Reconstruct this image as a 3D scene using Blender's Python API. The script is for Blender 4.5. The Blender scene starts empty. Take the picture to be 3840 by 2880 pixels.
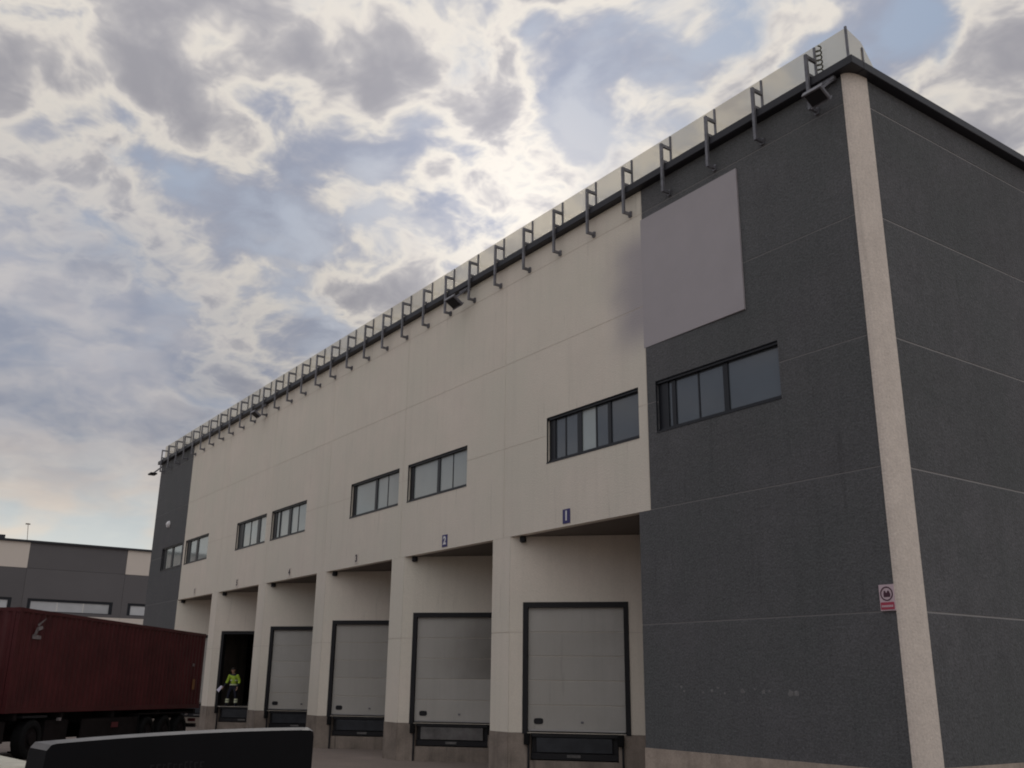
import bpy, bmesh, math, random
from mathutils import Vector, Matrix
random.seed(7)
SC = bpy.context.scene
COL = SC.collection
R = math.radians

# ---------------------------------------------------------------- camera
cam_d = bpy.data.cameras.new("camera")
cam_d.sensor_fit = 'HORIZONTAL'
cam_d.sensor_width = 36.0
cam_d.lens = 33.79
cam_d.clip_start = 0.1
cam_d.clip_end = 5000
cam = bpy.data.objects.new("camera", cam_d)
COL.objects.link(cam)
cR = Vector((0.57755545, 0.81627733, 0.01100089))
cU = Vector((0.23368219, -0.17822314, 0.9558395))
cF = Vector((-0.78219073, 0.5494796, 0.29368322))
cam.matrix_world = Matrix(((cR.x, cU.x, -cF.x, 10.1388), (cR.y, cU.y, -cF.y, -15.3761),
                           (cR.z, cU.z, -cF.z, 2.418), (0, 0, 0, 1)))
SC.camera = cam
SC.view_settings.view_transform = 'Standard'
SC.view_settings.look = 'None'
SC.view_settings.exposure = 0.22
SC.view_settings.gamma = 1.0
SC.view_settings.use_curve_mapping = False
SC.cycles.filter_width = 1.9
SC.cycles.max_bounces = 5
SC.cycles.diffuse_bounces = 3
SC.cycles.transparent_max_bounces = 6
SC.cycles.use_denoising = True

SUN_DIR = Vector((-0.7242, 0.5203, 0.4525))      # towards the sun, behind the clouds
SUN_EL = math.asin(SUN_DIR.z)
SUN_AZ = math.atan2(SUN_DIR.x, SUN_DIR.y)         # from +Y clockwise towards +X

# ---------------------------------------------------------------- sky
world = bpy.data.worlds.new("World")
SC.world = world
world.use_nodes = True
world.cycles.sampling_method = 'MANUAL'
world.cycles.sample_map_resolution = 256
nt = world.node_tree
nt.nodes.clear()
NL = nt.links.new


def nn(t, **kw):
    n = nt.nodes.new(t)
    for k, v in kw.items():
        setattr(n, k, v)
    return n


def put(n, i, v):
    if isinstance(v, bpy.types.NodeSocket):
        NL(v, n.inputs[i])
    else:
        n.inputs[i].default_value = v


def wm(op, a, b=None, c=None, clamp=False):
    n = nn('ShaderNodeMath', operation=op, use_clamp=clamp)
    put(n, 0, a)
    if b is not None: put(n, 1, b)
    if c is not None: put(n, 2, c)
    return n.outputs[0]


def wv(op, a, b=None, s=None):
    n = nn('ShaderNodeVectorMath', operation=op)
    put(n, 0, a)
    if b is not None: put(n, 1, b)
    if s is not None: put(n, 3, s)
    return n.outputs['Value'] if op in ('DOT_PRODUCT', 'LENGTH') else n.outputs[0]


def wnoise(vec, scale, detail, rough, dist=0.0):
    n = nn('ShaderNodeTexNoise')
    put(n, 'Vector', vec)
    n.inputs['Scale'].default_value = scale
    n.inputs['Detail'].default_value = detail
    n.inputs['Roughness'].default_value = rough
    n.inputs['Distortion'].default_value = dist
    return n


def wmix(f, a, b):
    n = nn('ShaderNodeMix', data_type='RGBA')
    put(n, 0, f)
    put(n, 6, a)
    put(n, 7, b)
    return n.outputs[2]


def wrange(v, a, b, c=0.0, d=1.0):
    n = nn('ShaderNodeMapRange', interpolation_type='SMOOTHSTEP')
    put(n, 0, v)
    for i, x in enumerate((a, b, c, d)): n.inputs[i + 1].default_value = x
    return n.outputs[0]


tc = nn('ShaderNodeTexCoord')
D0 = wv('NORMALIZE', tc.outputs['Generated'])
sep = nn('ShaderNodeSeparateXYZ')
NL(D0, sep.inputs[0])
zc = wm('MAXIMUM', sep.outputs[2], 0.0)
den = wm('ADD', zc, 0.26)
comb = nn('ShaderNodeCombineXYZ')
NL(wm('DIVIDE', sep.outputs[0], den), comb.inputs[0])
NL(wm('DIVIDE', sep.outputs[1], den), comb.inputs[1])
P0 = comb.outputs[0]
warp = wnoise(P0, 3.2, 3, 0.6)
wc = wv('SUBTRACT', warp.outputs['Color'], (0.5, 0.5, 0.5))
Pw = wv('ADD', P0, wv('SCALE', wc, s=0.16))
Dw = wv('NORMALIZE', wv('ADD', D0, wv('SCALE', wc, s=0.15)))
n_big = wnoise(Pw, 2.0, 1, 0.5).outputs['Fac']
n_mid = wnoise(Pw, 6.6, 6, 0.54).outputs['Fac']
n_shade = wnoise(wv('ADD', Pw, (3.7, 1.9, 0.6)), 4.6, 5, 0.58).outputs['Fac']
dens = wm('ADD', wm('MULTIPLY', n_big, 0.28), wm('MULTIPLY', n_mid, 0.92))      # mean about 0.60
# cloud banks (+) and gaps (-): (direction, angular radius, amount)
BLOBS = [
#B0
    ((-0.8268, 0.2218, 0.5169), 0.046, 0.14),
    ((-0.8023, 0.2809, 0.5267), 0.055, 0.18),
    ((-0.7611, 0.3384, 0.5533), 0.055, 0.23),
    ((-0.7249, 0.3633, 0.5852), 0.041, 0.18),
    ((-0.6932, 0.4712, 0.5453), 0.039, 0.25),
    ((-0.6574, 0.4593, 0.5974), 0.027, 0.11),
    ((-0.8288, 0.0970, 0.5511), 0.073, 0.14),
    ((-0.8052, 0.1615, 0.5706), 0.050, 0.11),
    ((-0.7706, 0.4777, 0.4218), 0.055, 0.07),
    ((-0.9087, 0.1742, 0.3793), 0.073, 0.07),
    ((-0.6500, 0.5431, 0.5316), 0.034, -0.23),
    ((-0.6513, 0.5708, 0.5000), 0.021, -0.16),
    ((-0.6237, 0.5368, 0.5682), 0.016, -0.09),
    ((-0.5229, 0.6080, 0.5974), 0.037, -0.18),
    ((-0.5782, 0.5929, 0.5604), 0.037, -0.09),
    ((-0.3886, 0.7259, 0.5675), 0.037, -0.18),
    ((-0.3805, 0.7566, 0.5318), 0.023, -0.11),
    ((-0.8619, 0.2313, 0.4512), 0.025, -0.21),
    ((-0.8472, 0.1424, 0.5119), 0.021, -0.17),
    ((-0.8569, 0.1822, 0.4822), 0.027, -0.14),
    ((-0.8436, 0.3207, 0.4307), 0.023, -0.17),
    ((-0.7726, 0.3911, 0.5001), 0.023, -0.18),
    ((-0.7954, 0.2196, 0.5649), 0.018, -0.14),
    ((-0.6322, 0.4744, 0.6126), 0.021, -0.11),
    ((-0.8298, 0.2766, 0.4847), 0.032, 0.06),
    ((-0.7236, 0.5139, 0.4608), 0.037, 0.09),
    ((-0.6272, 0.5104, 0.5883), 0.023, 0.11),
    ((-0.3684, 0.7875, 0.4941), 0.055, 0.14),
    ((-0.5061, 0.6452, 0.5724), 0.037, 0.09),
    ((-0.7548, 0.4435, 0.4834), 0.021, 0.14),
    ((-0.9037, 0.2870, 0.3177), 0.027, 0.07),
    ((-0.4190, 0.7312, 0.5382), 0.027, 0.09),
    ((-0.6266, 0.5924, 0.5064), 0.027, 0.07),
#B1
]
for (dx, dy, dz), rad, wgt in BLOBS:
    k = 2.0 / (rad * rad)
    g = wm('EXPONENT', wm('MULTIPLY_ADD', wv('DOT_PRODUCT', Dw, (dx, dy, dz)), k, -k))
    dens = wm('MULTIPLY_ADD', g, wgt, dens)
sky = nn('ShaderNodeTexSky', sky_type='NISHITA')
sky.sun_disc = False
sky.sun_elevation = SUN_EL
sky.sun_rotation = SUN_AZ
sky.altitude = 50
sky.air_density = 1.0
sky.dust_density = 1.6
sky.ozone_density = 1.0
BG = 0.10                                                  # background strength
def L(r, g, b): return (r / BG, g / BG, b / BG, 1.0)
sdot = wv('DOT_PRODUCT', D0, tuple(SUN_DIR))
glow = wm('EXPONENT', wm('MULTIPLY_ADD', sdot, 110.0, -110.0))      # light scattered round the hidden sun
glow2 = wm('EXPONENT', wm('MULTIPLY_ADD', sdot, 5.0, -5.0))
# blue air: nishita, dulled by the pale haze in it
blue = wmix(0.88, sky.outputs[0], L(0.225, 0.28, 0.37))
ramp = nn('ShaderNodeValToRGB')
ramp.color_ramp.interpolation = 'B_SPLINE'
els = ramp.color_ramp.elements
stops = [(0.00, (0.30, 0.33, 0.42)), (0.18, (0.44, 0.445, 0.495)), (0.36, (0.74, 0.695, 0.63)),
         (0.50, (0.74, 0.69, 0.635)), (0.68, (0.47, 0.455, 0.47)), (1.0, (0.315, 0.31, 0.345))]
while len(els) < len(stops): els.new(0.5)
for e, (p, c) in zip(els, stops):
    e.position = p
    e.color = (c[0], c[1], c[2], 1)
shade = wm('ADD', wm('MULTIPLY_ADD', wm('SUBTRACT', n_shade, 0.5), 1.05, 0.635), wm('MULTIPLY', wm('SUBTRACT', dens, 0.62), 0.62))
NL(wrange(shade, 0.46, 0.90), ramp.inputs[0])
cl = wv('SCALE', ramp.outputs[0], s=1.0 / BG)
lit = wm('ADD', wm('MULTIPLY_ADD', glow, 0.38, 0.71), wm('MULTIPLY', glow2, 0.12))
cl = wv('SCALE', cl, s=lit)
cl = wmix(wrange(sdot, 0.35, -0.45, 0.0, 0.75), cl, L(0.80, 0.77, 0.74))      # clouds opposite the sun are lit from the front
cover = wrange(dens, 0.40, 0.62)
col = wmix(cover, blue, cl)
# the lower sky is a thin even veil of streaks
veil = wrange(sep.outputs[2], 0.52, 0.30)
mpv = nn('ShaderNodeMapping')
mpv.inputs['Scale'].default_value = (1.0, 1.0, 1.0)
NL(Pw, mpv.inputs[0])
veiln = wrange(wnoise(mpv.outputs[0], 4.0, 4, 0.6).outputs['Fac'], 0.36, 0.66)
veilc = wmix(veiln, L(0.29, 0.325, 0.415), L(0.50, 0.49, 0.52))
away = wrange(sdot, 0.985, 0.90)
col = wmix(wm('MULTIPLY', wm('MULTIPLY', veil, away), 0.82), col, veilc)
# an overcast sky brightens towards the zenith
col = wv('SCALE', col, s=wm('MULTIPLY_ADD', zc, 1.05, 0.52))
# low, far banks over the horizon: paler and warmer
lowf = wrange(sep.outputs[2], 0.25, 0.09)
warmn = wrange(wnoise(Pw, 2.2, 3, 0.6).outputs['Fac'], 0.40, 0.62)
lowc = wmix(warmn, L(0.60, 0.635, 0.615), L(0.79, 0.665, 0.53))
col = wmix(wm('MULTIPLY', lowf, 0.85), col, lowc)
bg = nn('ShaderNodeBackground')
NL(col, bg.inputs[0])
bg.inputs[1].default_value = BG
out = nn('ShaderNodeOutputWorld')
NL(bg.outputs[0], out.inputs[0])

sun_d = bpy.data.lights.new("sun", 'SUN')
sun_d.energy = 0.8
sun_d.angle = R(14)
sun_d.color = (1.0, 0.93, 0.82)
sun = bpy.data.objects.new("sun", sun_d)
COL.objects.link(sun)
sun.rotation_euler = SUN_DIR.to_track_quat('Z', 'Y').to_euler()
sun.location = SUN_DIR * 200

# ---------------------------------------------------------------- materials
MATS = {}


def mat(name, base, rough=0.8, var=0.0, scale=3.0, bump=0.0, bscale=40.0, metal=0.0, spec=0.35,
        tint=None, streak=0.0, speck=0.0, objvar=0.0, coat=0.0):
    m = bpy.data.materials.new(name)
    m.use_nodes = True
    t = m.node_tree
    b = t.nodes['Principled BSDF']
    b.inputs['Roughness'].default_value = rough
    b.inputs['Metallic'].default_value = metal
    b.inputs['Specular IOR Level'].default_value = spec
    if coat: b.inputs['Coat Weight'].default_value = coat
    tcn = t.nodes.new('ShaderNodeNewGeometry')
    pos = tcn.outputs['Position']
    cur = t.nodes.new('ShaderNodeRGB')
    cur.outputs[0].default_value = (*base, 1)
    c = cur.outputs[0]

    def nz(scale, detail=4, vec=None, rough=.6):
        n = t.nodes.new('ShaderNodeTexNoise')
        n.inputs['Scale'].default_value = scale
        n.inputs['Detail'].default_value = detail
        n.inputs['Roughness'].default_value = rough
        t.links.new(vec or pos, n.inputs['Vector'])
        return n.outputs['Fac']

    def mul(c, fac, lo, hi, a=0.3, bb=0.7):
        mr = t.nodes.new('ShaderNodeMapRange')
        t.links.new(fac, mr.inputs[0])
        mr.inputs[1].default_value = a
        mr.inputs[2].default_value = bb
        mr.inputs[3].default_value = lo
        mr.inputs[4].default_value = hi
        v = t.nodes.new('ShaderNodeVectorMath')
        v.operation = 'SCALE'
        t.links.new(c, v.inputs[0])
        t.links.new(mr.outputs[0], v.inputs[3])
        return v.outputs[0]
    if var:
        c = mul(c, nz(scale), 1 - var, 1 + var)
    if tint:
        mx = t.nodes.new('ShaderNodeMix')
        mx.data_type = 'RGBA'
        mr = t.nodes.new('ShaderNodeMapRange')
        t.links.new(nz(scale * 0.33, 4), mr.inputs[0])
        mr.inputs[1].default_value = .38
        mr.inputs[2].default_value = .62
        t.links.new(mr.outputs[0], mx.inputs[0])
        t.links.new(c, mx.inputs[6])
        mx.inputs[7].default_value = (*tint, 1)
        c = mx.outputs[2]
    if streak:
        mp = t.nodes.new('ShaderNodeMapping')
        mp.inputs['Scale'].default_value = (3.2, 3.2, 0.16)
        t.links.new(pos, mp.inputs[0])
        c = mul(c, nz(1.0, 4, mp.outputs[0], .65), 1 - streak, 1.0, 0.30, 0.52)
        mp2 = t.nodes.new('ShaderNodeMapping')
        mp2.inputs['Scale'].default_value = (5.5, 5.5, 0.42)
        mp2.inputs['Location'].default_value = (3.1, 1.7, 4.4)
        t.links.new(pos, mp2.inputs[0])
        c = mul(c, nz(1.0, 3, mp2.outputs[0], .6), 1 - streak * 2.2, 1.0, 0.27, 0.36)
    if speck:
        c = mul(c, nz(24.0, 2), 1 - speck, 1 + speck)
        c = mul(c, nz(8.0, 3), 1 - speck * .4, 1 + speck * .4)
    if objvar:
        oi = t.nodes.new('ShaderNodeObjectInfo')
        c = mul(c, oi.outputs['Random'], 1 - objvar, 1 + objvar, 0, 1)
    t.links.new(c, b.inputs['Base Color'])
    if bump:
        bp = t.nodes.new('ShaderNodeBump')
        bp.inputs['Strength'].default_value = bump
        bp.inputs['Distance'].default_value = 0.02
        t.links.new(nz(bscale, 2), bp.inputs['Height'])
        t.links.new(bp.outputs[0], b.inputs['Normal'])
    MATS[name] = m
    return m


mat('beige', (0.755, 0.685, 0.605), 0.85, 0.04, 0.9, 0.4, 22, tint=(0.715, 0.67, 0.585), streak=0.045, speck=0.035, objvar=0.010)
mat('grey', (0.108, 0.108, 0.115), 0.85, 0.10, 1.3, 0.7, 20, tint=(0.098, 0.102, 0.106), streak=0.07, speck=0.24, objvar=0.05)
mat('pillar', (0.70, 0.62, 0.555), 0.85, 0.06, 1.5, 0.5, 22, streak=0.05, speck=0.08)
mat('joint_light', (0.20, 0.195, 0.20), 0.8)
mat('joint_pale', (0.31, 0.30, 0.30), 0.8)
mat('joint_dark', (0.64, 0.58, 0.515), 0.9)
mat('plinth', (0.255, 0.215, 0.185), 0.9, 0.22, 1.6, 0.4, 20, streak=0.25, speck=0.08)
mat('plinth_pale', (0.40, 0.335, 0.285), 0.9, 0.20, 2.2, 0.4, 20, streak=0.15, speck=0.08)
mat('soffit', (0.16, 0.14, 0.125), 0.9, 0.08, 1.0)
mat('coping', (0.025, 0.025, 0.032), 0.45, 0.1, 2.0)
mat('steel', (0.17, 0.17, 0.19), 0.5, 0.3, 6.0, metal=0.3, objvar=0.15)
mat('frame', (0.014, 0.016, 0.022), 0.4)
mat('black', (0.012, 0.012, 0.015), 0.6)
mat('rubber', (0.009, 0.009, 0.010), 0.85, spec=0.15)
mat('door', (0.43, 0.42, 0.40), 0.5, 0.07, 1.0, tint=(0.40, 0.385, 0.36), streak=0.06, speck=0.02, objvar=0.05)
mat('leveller', (0.030, 0.033, 0.040), 0.55, 0.3, 3.0)
mat('leveller_worn', (0.13, 0.125, 0.125), 0.6, 0.35, 3.0)
mat('roof', (0.2, 0.2, 0.2), 0.9)
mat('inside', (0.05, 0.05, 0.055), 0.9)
mat('board', (0.40, 0.372, 0.395), 0.7, 0.04, 1.0)
mat('blue', (0.045, 0.04, 0.16), 0.5)
mat('white', (0.75, 0.74, 0.76), 0.5, 0.04, 4.0)
mat('offwhite', (0.60, 0.55, 0.50), 0.6)
mat('ink', (0.035, 0.032, 0.04), 0.6)
mat('red', (0.42, 0.06, 0.10), 0.5)
mat('maroon', (0.070, 0.013, 0.015), 0.55, 0.25, 1.2, speck=0.05)
mat('maroon_cab', (0.10, 0.014, 0.016), 0.35, 0.1, 1.2, coat=0.4)
mat('chassis', (0.013, 0.010, 0.011), 0.8, 0.3, 2.0, spec=0.15)
mat('faded', (0.22, 0.195, 0.20), 0.7, 0.4, 9.0)
mat('orange', (0.22, 0.10, 0.03), 0.5)
mat('dull_red', (0.10, 0.02, 0.025), 0.6)
mat('metal', (0.45, 0.45, 0.46), 0.35, metal=0.8)
mat('trailer_black', (0.004, 0.004, 0.0055), 0.5, 0.2, 3.0, spec=0.12)
mat('trailer_edge_lit', (0.15, 0.147, 0.152), 0.5, 0.15, 6.0)  # top rim: light falling on the edge put into its colour
mat('dim', (0.010, 0.010, 0.0125), 0.5, spec=0.2)
mat('kerb', (0.55, 0.53, 0.45), 0.8, 0.15, 3.0)
mat('ground', (0.235, 0.19, 0.165), 0.9, 0.16, 0.5, 0.4, 18, tint=(0.20, 0.165, 0.145), speck=0.10)
mat('twin_grey', (0.13, 0.123, 0.128), 0.85, 0.06, 0.2, objvar=0.04)
mat('twin_beige', (0.68, 0.61, 0.55), 0.85, 0.04, 0.2)
mat('worn_paint', (0.19, 0.187, 0.19), 0.9, 0.3, 9.0)
mat('sign_pink', (0.60, 0.47, 0.52), 0.5)
mat('sign_ink', (0.075, 0.03, 0.05), 0.6)
mat('skin', (0.40, 0.24, 0.17), 0.6)
mat('hair', (0.02, 0.016, 0.014), 0.7)
mat('hivis', (0.36, 0.52, 0.05), 0.7, 0.08, 8.0)
mat('navy', (0.014, 0.015, 0.030), 0.8)
mat('reflective', (0.62, 0.66, 0.48), 0.5)
mat('paper', (0.62, 0.60, 0.72), 0.7)
mat('weed', (0.10, 0.13, 0.035), 0.8, 0.3, 20)
mat('cable', (0.10, 0.10, 0.07), 0.7)

# window glass: a tinted reflecting pane, base tone varying by noise and pane
def glass_mat(name, base, rough=0.06, ior=1.75):
    m = bpy.data.materials.new(name)
    m.use_nodes = True
    t = m.node_tree
    b = t.nodes['Principled BSDF']
    g = t.nodes.new('ShaderNodeNewGeometry')
    n = t.nodes.new('ShaderNodeTexNoise')
    n.inputs['Scale'].default_value = 0.8
    n.inputs['Detail'].default_value = 3
    t.links.new(g.outputs['Position'], n.inputs['Vector'])
    oi = t.nodes.new('ShaderNodeObjectInfo')
    ad = t.nodes.new('ShaderNodeMath')
    ad.operation = 'ADD'
    t.links.new(n.outputs['Fac'], ad.inputs[0])
    t.links.new(oi.outputs['Random'], ad.inputs[1])
    mr = t.nodes.new('ShaderNodeMapRange')
    t.links.new(ad.outputs[0], mr.inputs[0])
    mr.inputs[1].default_value = 0.3
    mr.inputs[2].default_value = 1.7
    mr.inputs[3].default_value = 0.7
    mr.inputs[4].default_value = 1.25
    v = t.nodes.new('ShaderNodeVectorMath')
    v.operation = 'SCALE'
    v.inputs[0].default_value = base
    t.links.new(mr.outputs[0], v.inputs[3])
    t.links.new(v.outputs[0], b.inputs['Base Color'])
    b.inputs['Roughness'].default_value = rough
    b.inputs['IOR'].default_value = ior
    MATS[name] = m


glass_mat('glass_pale', (0.33, 0.37, 0.37))
glass_mat('glass_dark', (0.085, 0.10, 0.115))
glass_mat('glass_twin', (0.55, 0.56, 0.58), 0.3)

# wind screen on the roof edge: milky clear sheet
m = bpy.data.materials.new('screen')
m.use_nodes = True
t = m.node_tree
t.nodes.clear()
o_ = t.nodes.new('ShaderNodeOutputMaterial')
tr = t.nodes.new('ShaderNodeBsdfTransparent')
tr.inputs[0].default_value = (0.84, 0.82, 0.775, 1)
df = t.nodes.new('ShaderNodeBsdfTranslucent')
df.inputs[0].default_value = (0.86, 0.82, 0.74, 1)
d2 = t.nodes.new('ShaderNodeBsdfDiffuse')
d2.inputs[0].default_value = (0.60, 0.575, 0.53, 1)
gl = t.nodes.new('ShaderNodeBsdfGlossy')
gl.inputs['Roughness'].default_value = 0.08
gl.inputs[0].default_value = (0.9, 0.9, 0.9, 1)
lw = t.nodes.new('ShaderNodeLayerWeight')
lw.inputs[0].default_value = 0.35
a1 = t.nodes.new('ShaderNodeMixShader')
a1.inputs[0].default_value = 0.3
t.links.new(df.outputs[0], a1.inputs[1])
t.links.new(d2.outputs[0], a1.inputs[2])
a2 = t.nodes.new('ShaderNodeMixShader')
mr = t.nodes.new('ShaderNodeMapRange')
mr.inputs[3].default_value = 0.26
mr.inputs[4].default_value = 0.46
t.links.new(lw.outputs['Facing'], mr.inputs[0])
t.links.new(mr.outputs[0], a2.inputs[0])
t.links.new(tr.outputs[0], a2.inputs[1])
t.links.new(a1.outputs[0], a2.inputs[2])
a3 = t.nodes.new('ShaderNodeMixShader')
mr3 = t.nodes.new('ShaderNodeMapRange')
mr3.inputs[1].default_value = 0.3
mr3.inputs[3].default_value = 0.05
mr3.inputs[4].default_value = 0.22
t.links.new(lw.outputs['Facing'], mr3.inputs[0])
t.links.new(mr3.outputs[0], a3.inputs[0])
t.links.new(a2.outputs[0], a3.inputs[1])
t.links.new(gl.outputs[0], a3.inputs[2])
t.links.new(a3.outputs[0], o_.inputs[0])
MATS['screen'] = m


# beige wall with the lilac overpaint patch that spreads from the sign board
def stained():
    m = MATS['beige'].copy()
    m.name = 'beige_stained'
    t = m.node_tree
    b = t.nodes['Principled BSDF']
    src = b.inputs['Base Color'].links[0].from_socket
    g = t.nodes.new('ShaderNodeNewGeometry')
    s = t.nodes.new('ShaderNodeSeparateXYZ')
    t.links.new(g.outputs['Position'], s.inputs[0])
    n = t.nodes.new('ShaderNodeTexNoise')
    n.inputs['Scale'].default_value = 0.6
    n.inputs['Detail'].default_value = 4
    t.links.new(g.outputs['Position'], n.inputs['Vector'])
    def rng(v, a, b):
        mr = t.nodes.new('ShaderNodeMapRange')
        mr.interpolation_type = 'SMOOTHSTEP'
        t.links.new(v, mr.inputs[0])
        mr.inputs[1].default_value = a
        mr.inputs[2].default_value = b
        return mr.outputs[0]
    def mth(op, a, b):
        q = t.nodes.new('ShaderNodeMath')
        q.operation = op
        for i, v in enumerate((a, b)):
            if isinstance(v, (int, float)): q.inputs[i].default_value = v
            else: t.links.new(v, q.inputs[i])
        return q.outputs[0]
    x = mth('ADD', s.outputs[0], mth('MULTIPLY', mth('SUBTRACT', n.outputs['Fac'], 0.5), 1.2))
    f = mth('MULTIPLY', rng(x, -7.9, -6.35), mth('MULTIPLY', rng(s.outputs[2], 9.8, 11.0), rng(s.outputs[2], 13.7, 12.7)))
    mx = t.nodes.new('ShaderNodeMix')
    mx.data_type = 'RGBA'
    t.links.new(f, mx.inputs[0])
    t.links.new(src, mx.inputs[6])
    mx.inputs[7].default_value = (0.43, 0.398, 0.415, 1)
    t.links.new(mx.outputs[2], b.inputs['Base Color'])
    MATS['beige_stained'] = m


def sooty():
    m = MATS['door'].copy()
    m.name = 'door_sooty'
    t = m.node_tree
    b = t.nodes['Principled BSDF']
    src = b.inputs['Base Color'].links[0].from_socket
    g = t.nodes.new('ShaderNodeNewGeometry')
    n = t.nodes.new('ShaderNodeTexNoise')
    n.inputs['Scale'].default_value = 1.6
    n.inputs['Detail'].default_value = 3
    t.links.new(g.outputs['Position'], n.inputs['Vector'])
    sub = t.nodes.new('ShaderNodeVectorMath')
    sub.operation = 'SUBTRACT'
    t.links.new(g.outputs['Position'], sub.inputs[0])
    sub.inputs[1].default_value = (-15.62, 1.97, 3.15)            # exhaust smudge, upper right of the second door
    sc = t.nodes.new('ShaderNodeVectorMath')
    sc.operation = 'MULTIPLY'
    t.links.new(sub.outputs[0], sc.inputs[0])
    sc.inputs[1].default_value = (0.8, 0.8, 0.62)
    ln = t.nodes.new('ShaderNodeVectorMath')
    ln.operation = 'LENGTH'
    t.links.new(sc.outputs[0], ln.inputs[0])
    ad = t.nodes.new('ShaderNodeMath')
    ad.operation = 'MULTIPLY_ADD'
    t.links.new(n.outputs['Fac'], ad.inputs[0])
    ad.inputs[1].default_value = 0.5
    t.links.new(ln.outputs['Value'], ad.inputs[2])
    mr = t.nodes.new('ShaderNodeMapRange')
    mr.interpolation_type = 'SMOOTHSTEP'
    t.links.new(ad.outputs[0], mr.inputs[0])
    mr.inputs[1].default_value = 1.75
    mr.inputs[2].default_value = 0.15
    mr.inputs[4].default_value = 0.62
    mx = t.nodes.new('ShaderNodeMix')
    mx.data_type = 'RGBA'
    t.links.new(mr.outputs[0], mx.inputs[0])
    t.links.new(src, mx.inputs[6])
    mx.inputs[7].default_value = (0.085, 0.075, 0.062, 1)
    t.links.new(mx.outputs[2], b.inputs['Base Color'])
    MATS['door_sooty'] = m


sooty()
stained()


# ---------------------------------------------------------------- mesh helpers
class MB:
    def __init__(s):
        s.v = []; s.f = []; s.m = []

    def face(s, pts, mi=0):
        i = len(s.v)
        s.v += [tuple(p) for p in pts]
        s.f.append(tuple(range(i, i + len(pts))))
        s.m.append(mi)

    def box(s, a, b, mi=0):
        s.prism([(a[0], a[1]), (b[0], a[1]), (b[0], b[1]), (a[0], b[1])], a[2], b[2], mi)

    def prism(s, poly, z0, z1, mi=0):
        i = len(s.v); n = len(poly)
        ar = sum(poly[k][0] * poly[(k + 1) % n][1] - poly[(k + 1) % n][0] * poly[k][1] for k in range(n))
        if ar < 0: poly = poly[::-1]
        if z1 < z0: z0, z1 = z1, z0
        s.v += [(x, y, z0) for x, y in poly] + [(x, y, z1) for x, y in poly]
        s.f.append(tuple(i + k for k in reversed(range(n)))); s.m.append(mi)
        s.f.append(tuple(i + n + k for k in range(n))); s.m.append(mi)
        for k in range(n):
            k2 = (k + 1) % n
            s.f.append((i + k, i + k2, i + n + k2, i + n + k)); s.m.append(mi)

    def obox(s, o, u, n, s0, s1, d0, d1, z0, z1, mi=0):
        """box in a wall frame: along u from s0 to s1, depth along n from d0 to d1"""
        P = lambda a, d: (o[0] + u[0] * a + n[0] * d, o[1] + u[1] * a + n[1] * d)
        s.prism([P(s0, d0), P(s1, d0), P(s1, d1), P(s0, d1)], z0, z1, mi)

    def beam(s, a, b, w, h=None, mi=0, up=(0, 0, 1)):
        a = Vector(a); b = Vector(b); h = h or w
        d = (b - a).normalized(); up = Vector(up)
        if abs(d.dot(up)) > 0.98: up = Vector((1, 0, 0))
        x = d.cross(up).normalized() * w / 2; y = x.cross(d).normalized() * h / 2
        i = len(s.v)
        for c in (a, b):
            for sx, sy in ((-1, -1), (1, -1), (1, 1), (-1, 1)): s.v.append(tuple(c + x * sx + y * sy))
        for q in ((0, 1, 2, 3), (7, 6, 5, 4), (0, 4, 5, 1), (1, 5, 6, 2), (2, 6, 7, 3), (3, 7, 4, 0)):
            s.f.append(tuple(i + k for k in q)); s.m.append(mi)

    def cyl(s, a, b, r, seg=16, mi=0, r2=None):
        a = Vector(a); b = Vector(b); d = (b - a).normalized()
        up = Vector((0, 0, 1)) if abs(d.z) < .9 else Vector((1, 0, 0))
        x = d.cross(up).normalized(); y = d.cross(x).normalized(); r2 = r if r2 is None else r2
        i = len(s.v)
        for c, rr in ((a, r), (b, r2)):
            for k in range(seg):
                an = 2 * math.pi * k / seg
                s.v.append(tuple(c + x * rr * math.cos(an) + y * rr * math.sin(an)))
        s.f.append(tuple(i + k for k in range(seg))); s.m.append(mi)
        s.f.append(tuple(i + seg + k for k in reversed(range(seg)))); s.m.append(mi)
        for k in range(seg):
            k2 = (k + 1) % seg
            s.f.append((i + k, i + seg + k, i + seg + k2, i + k2)); s.m.append(mi)

    def build(s, name, mats, parent=None, bevel=0.0, smooth=False):
        me = bpy.data.meshes.new(name)
        me.from_pydata(s.v, [], s.f)
        for q in ([mats] if isinstance(mats, str) else mats): me.materials.append(MATS[q])
        for p, k in zip(me.polygons, s.m):
            p.material_index = k
            p.use_smooth = smooth
        bm = bmesh.new(); bm.from_mesh(me)
        bmesh.ops.remove_doubles(bm, verts=bm.verts, dist=1e-5)
        bmesh.ops.recalc_face_normals(bm, faces=bm.faces)
        if bevel:
            bmesh.ops.bevel(bm, geom=list(bm.edges), offset=bevel, segments=1, affect='EDGES', clamp_overlap=True)
        bm.to_mesh(me); bm.free()
        o = bpy.data.objects.new(name, me)
        COL.objects.link(o)
        if parent: attach(o, parent)
        return o


def attach(o, parent):
    o.parent = parent
    def world_of(q):
        return q.matrix_basis if q.parent is None else world_of(q.parent) @ q.matrix_parent_inverse @ q.matrix_basis
    o.matrix_parent_inverse = world_of(parent).inverted()


def tag(o, label, cat, group=None):
    o['label'] = label; o['category'] = cat
    if group: o['group'] = group
    return o


def thing(name, label, cat, loc=(0, 0, 0), group=None):
    o = bpy.data.objects.new(name, None)
    o.empty_display_size = 0.3
    o.location = loc
    COL.objects.link(o)
    return tag(o, label, cat, group)


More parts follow.
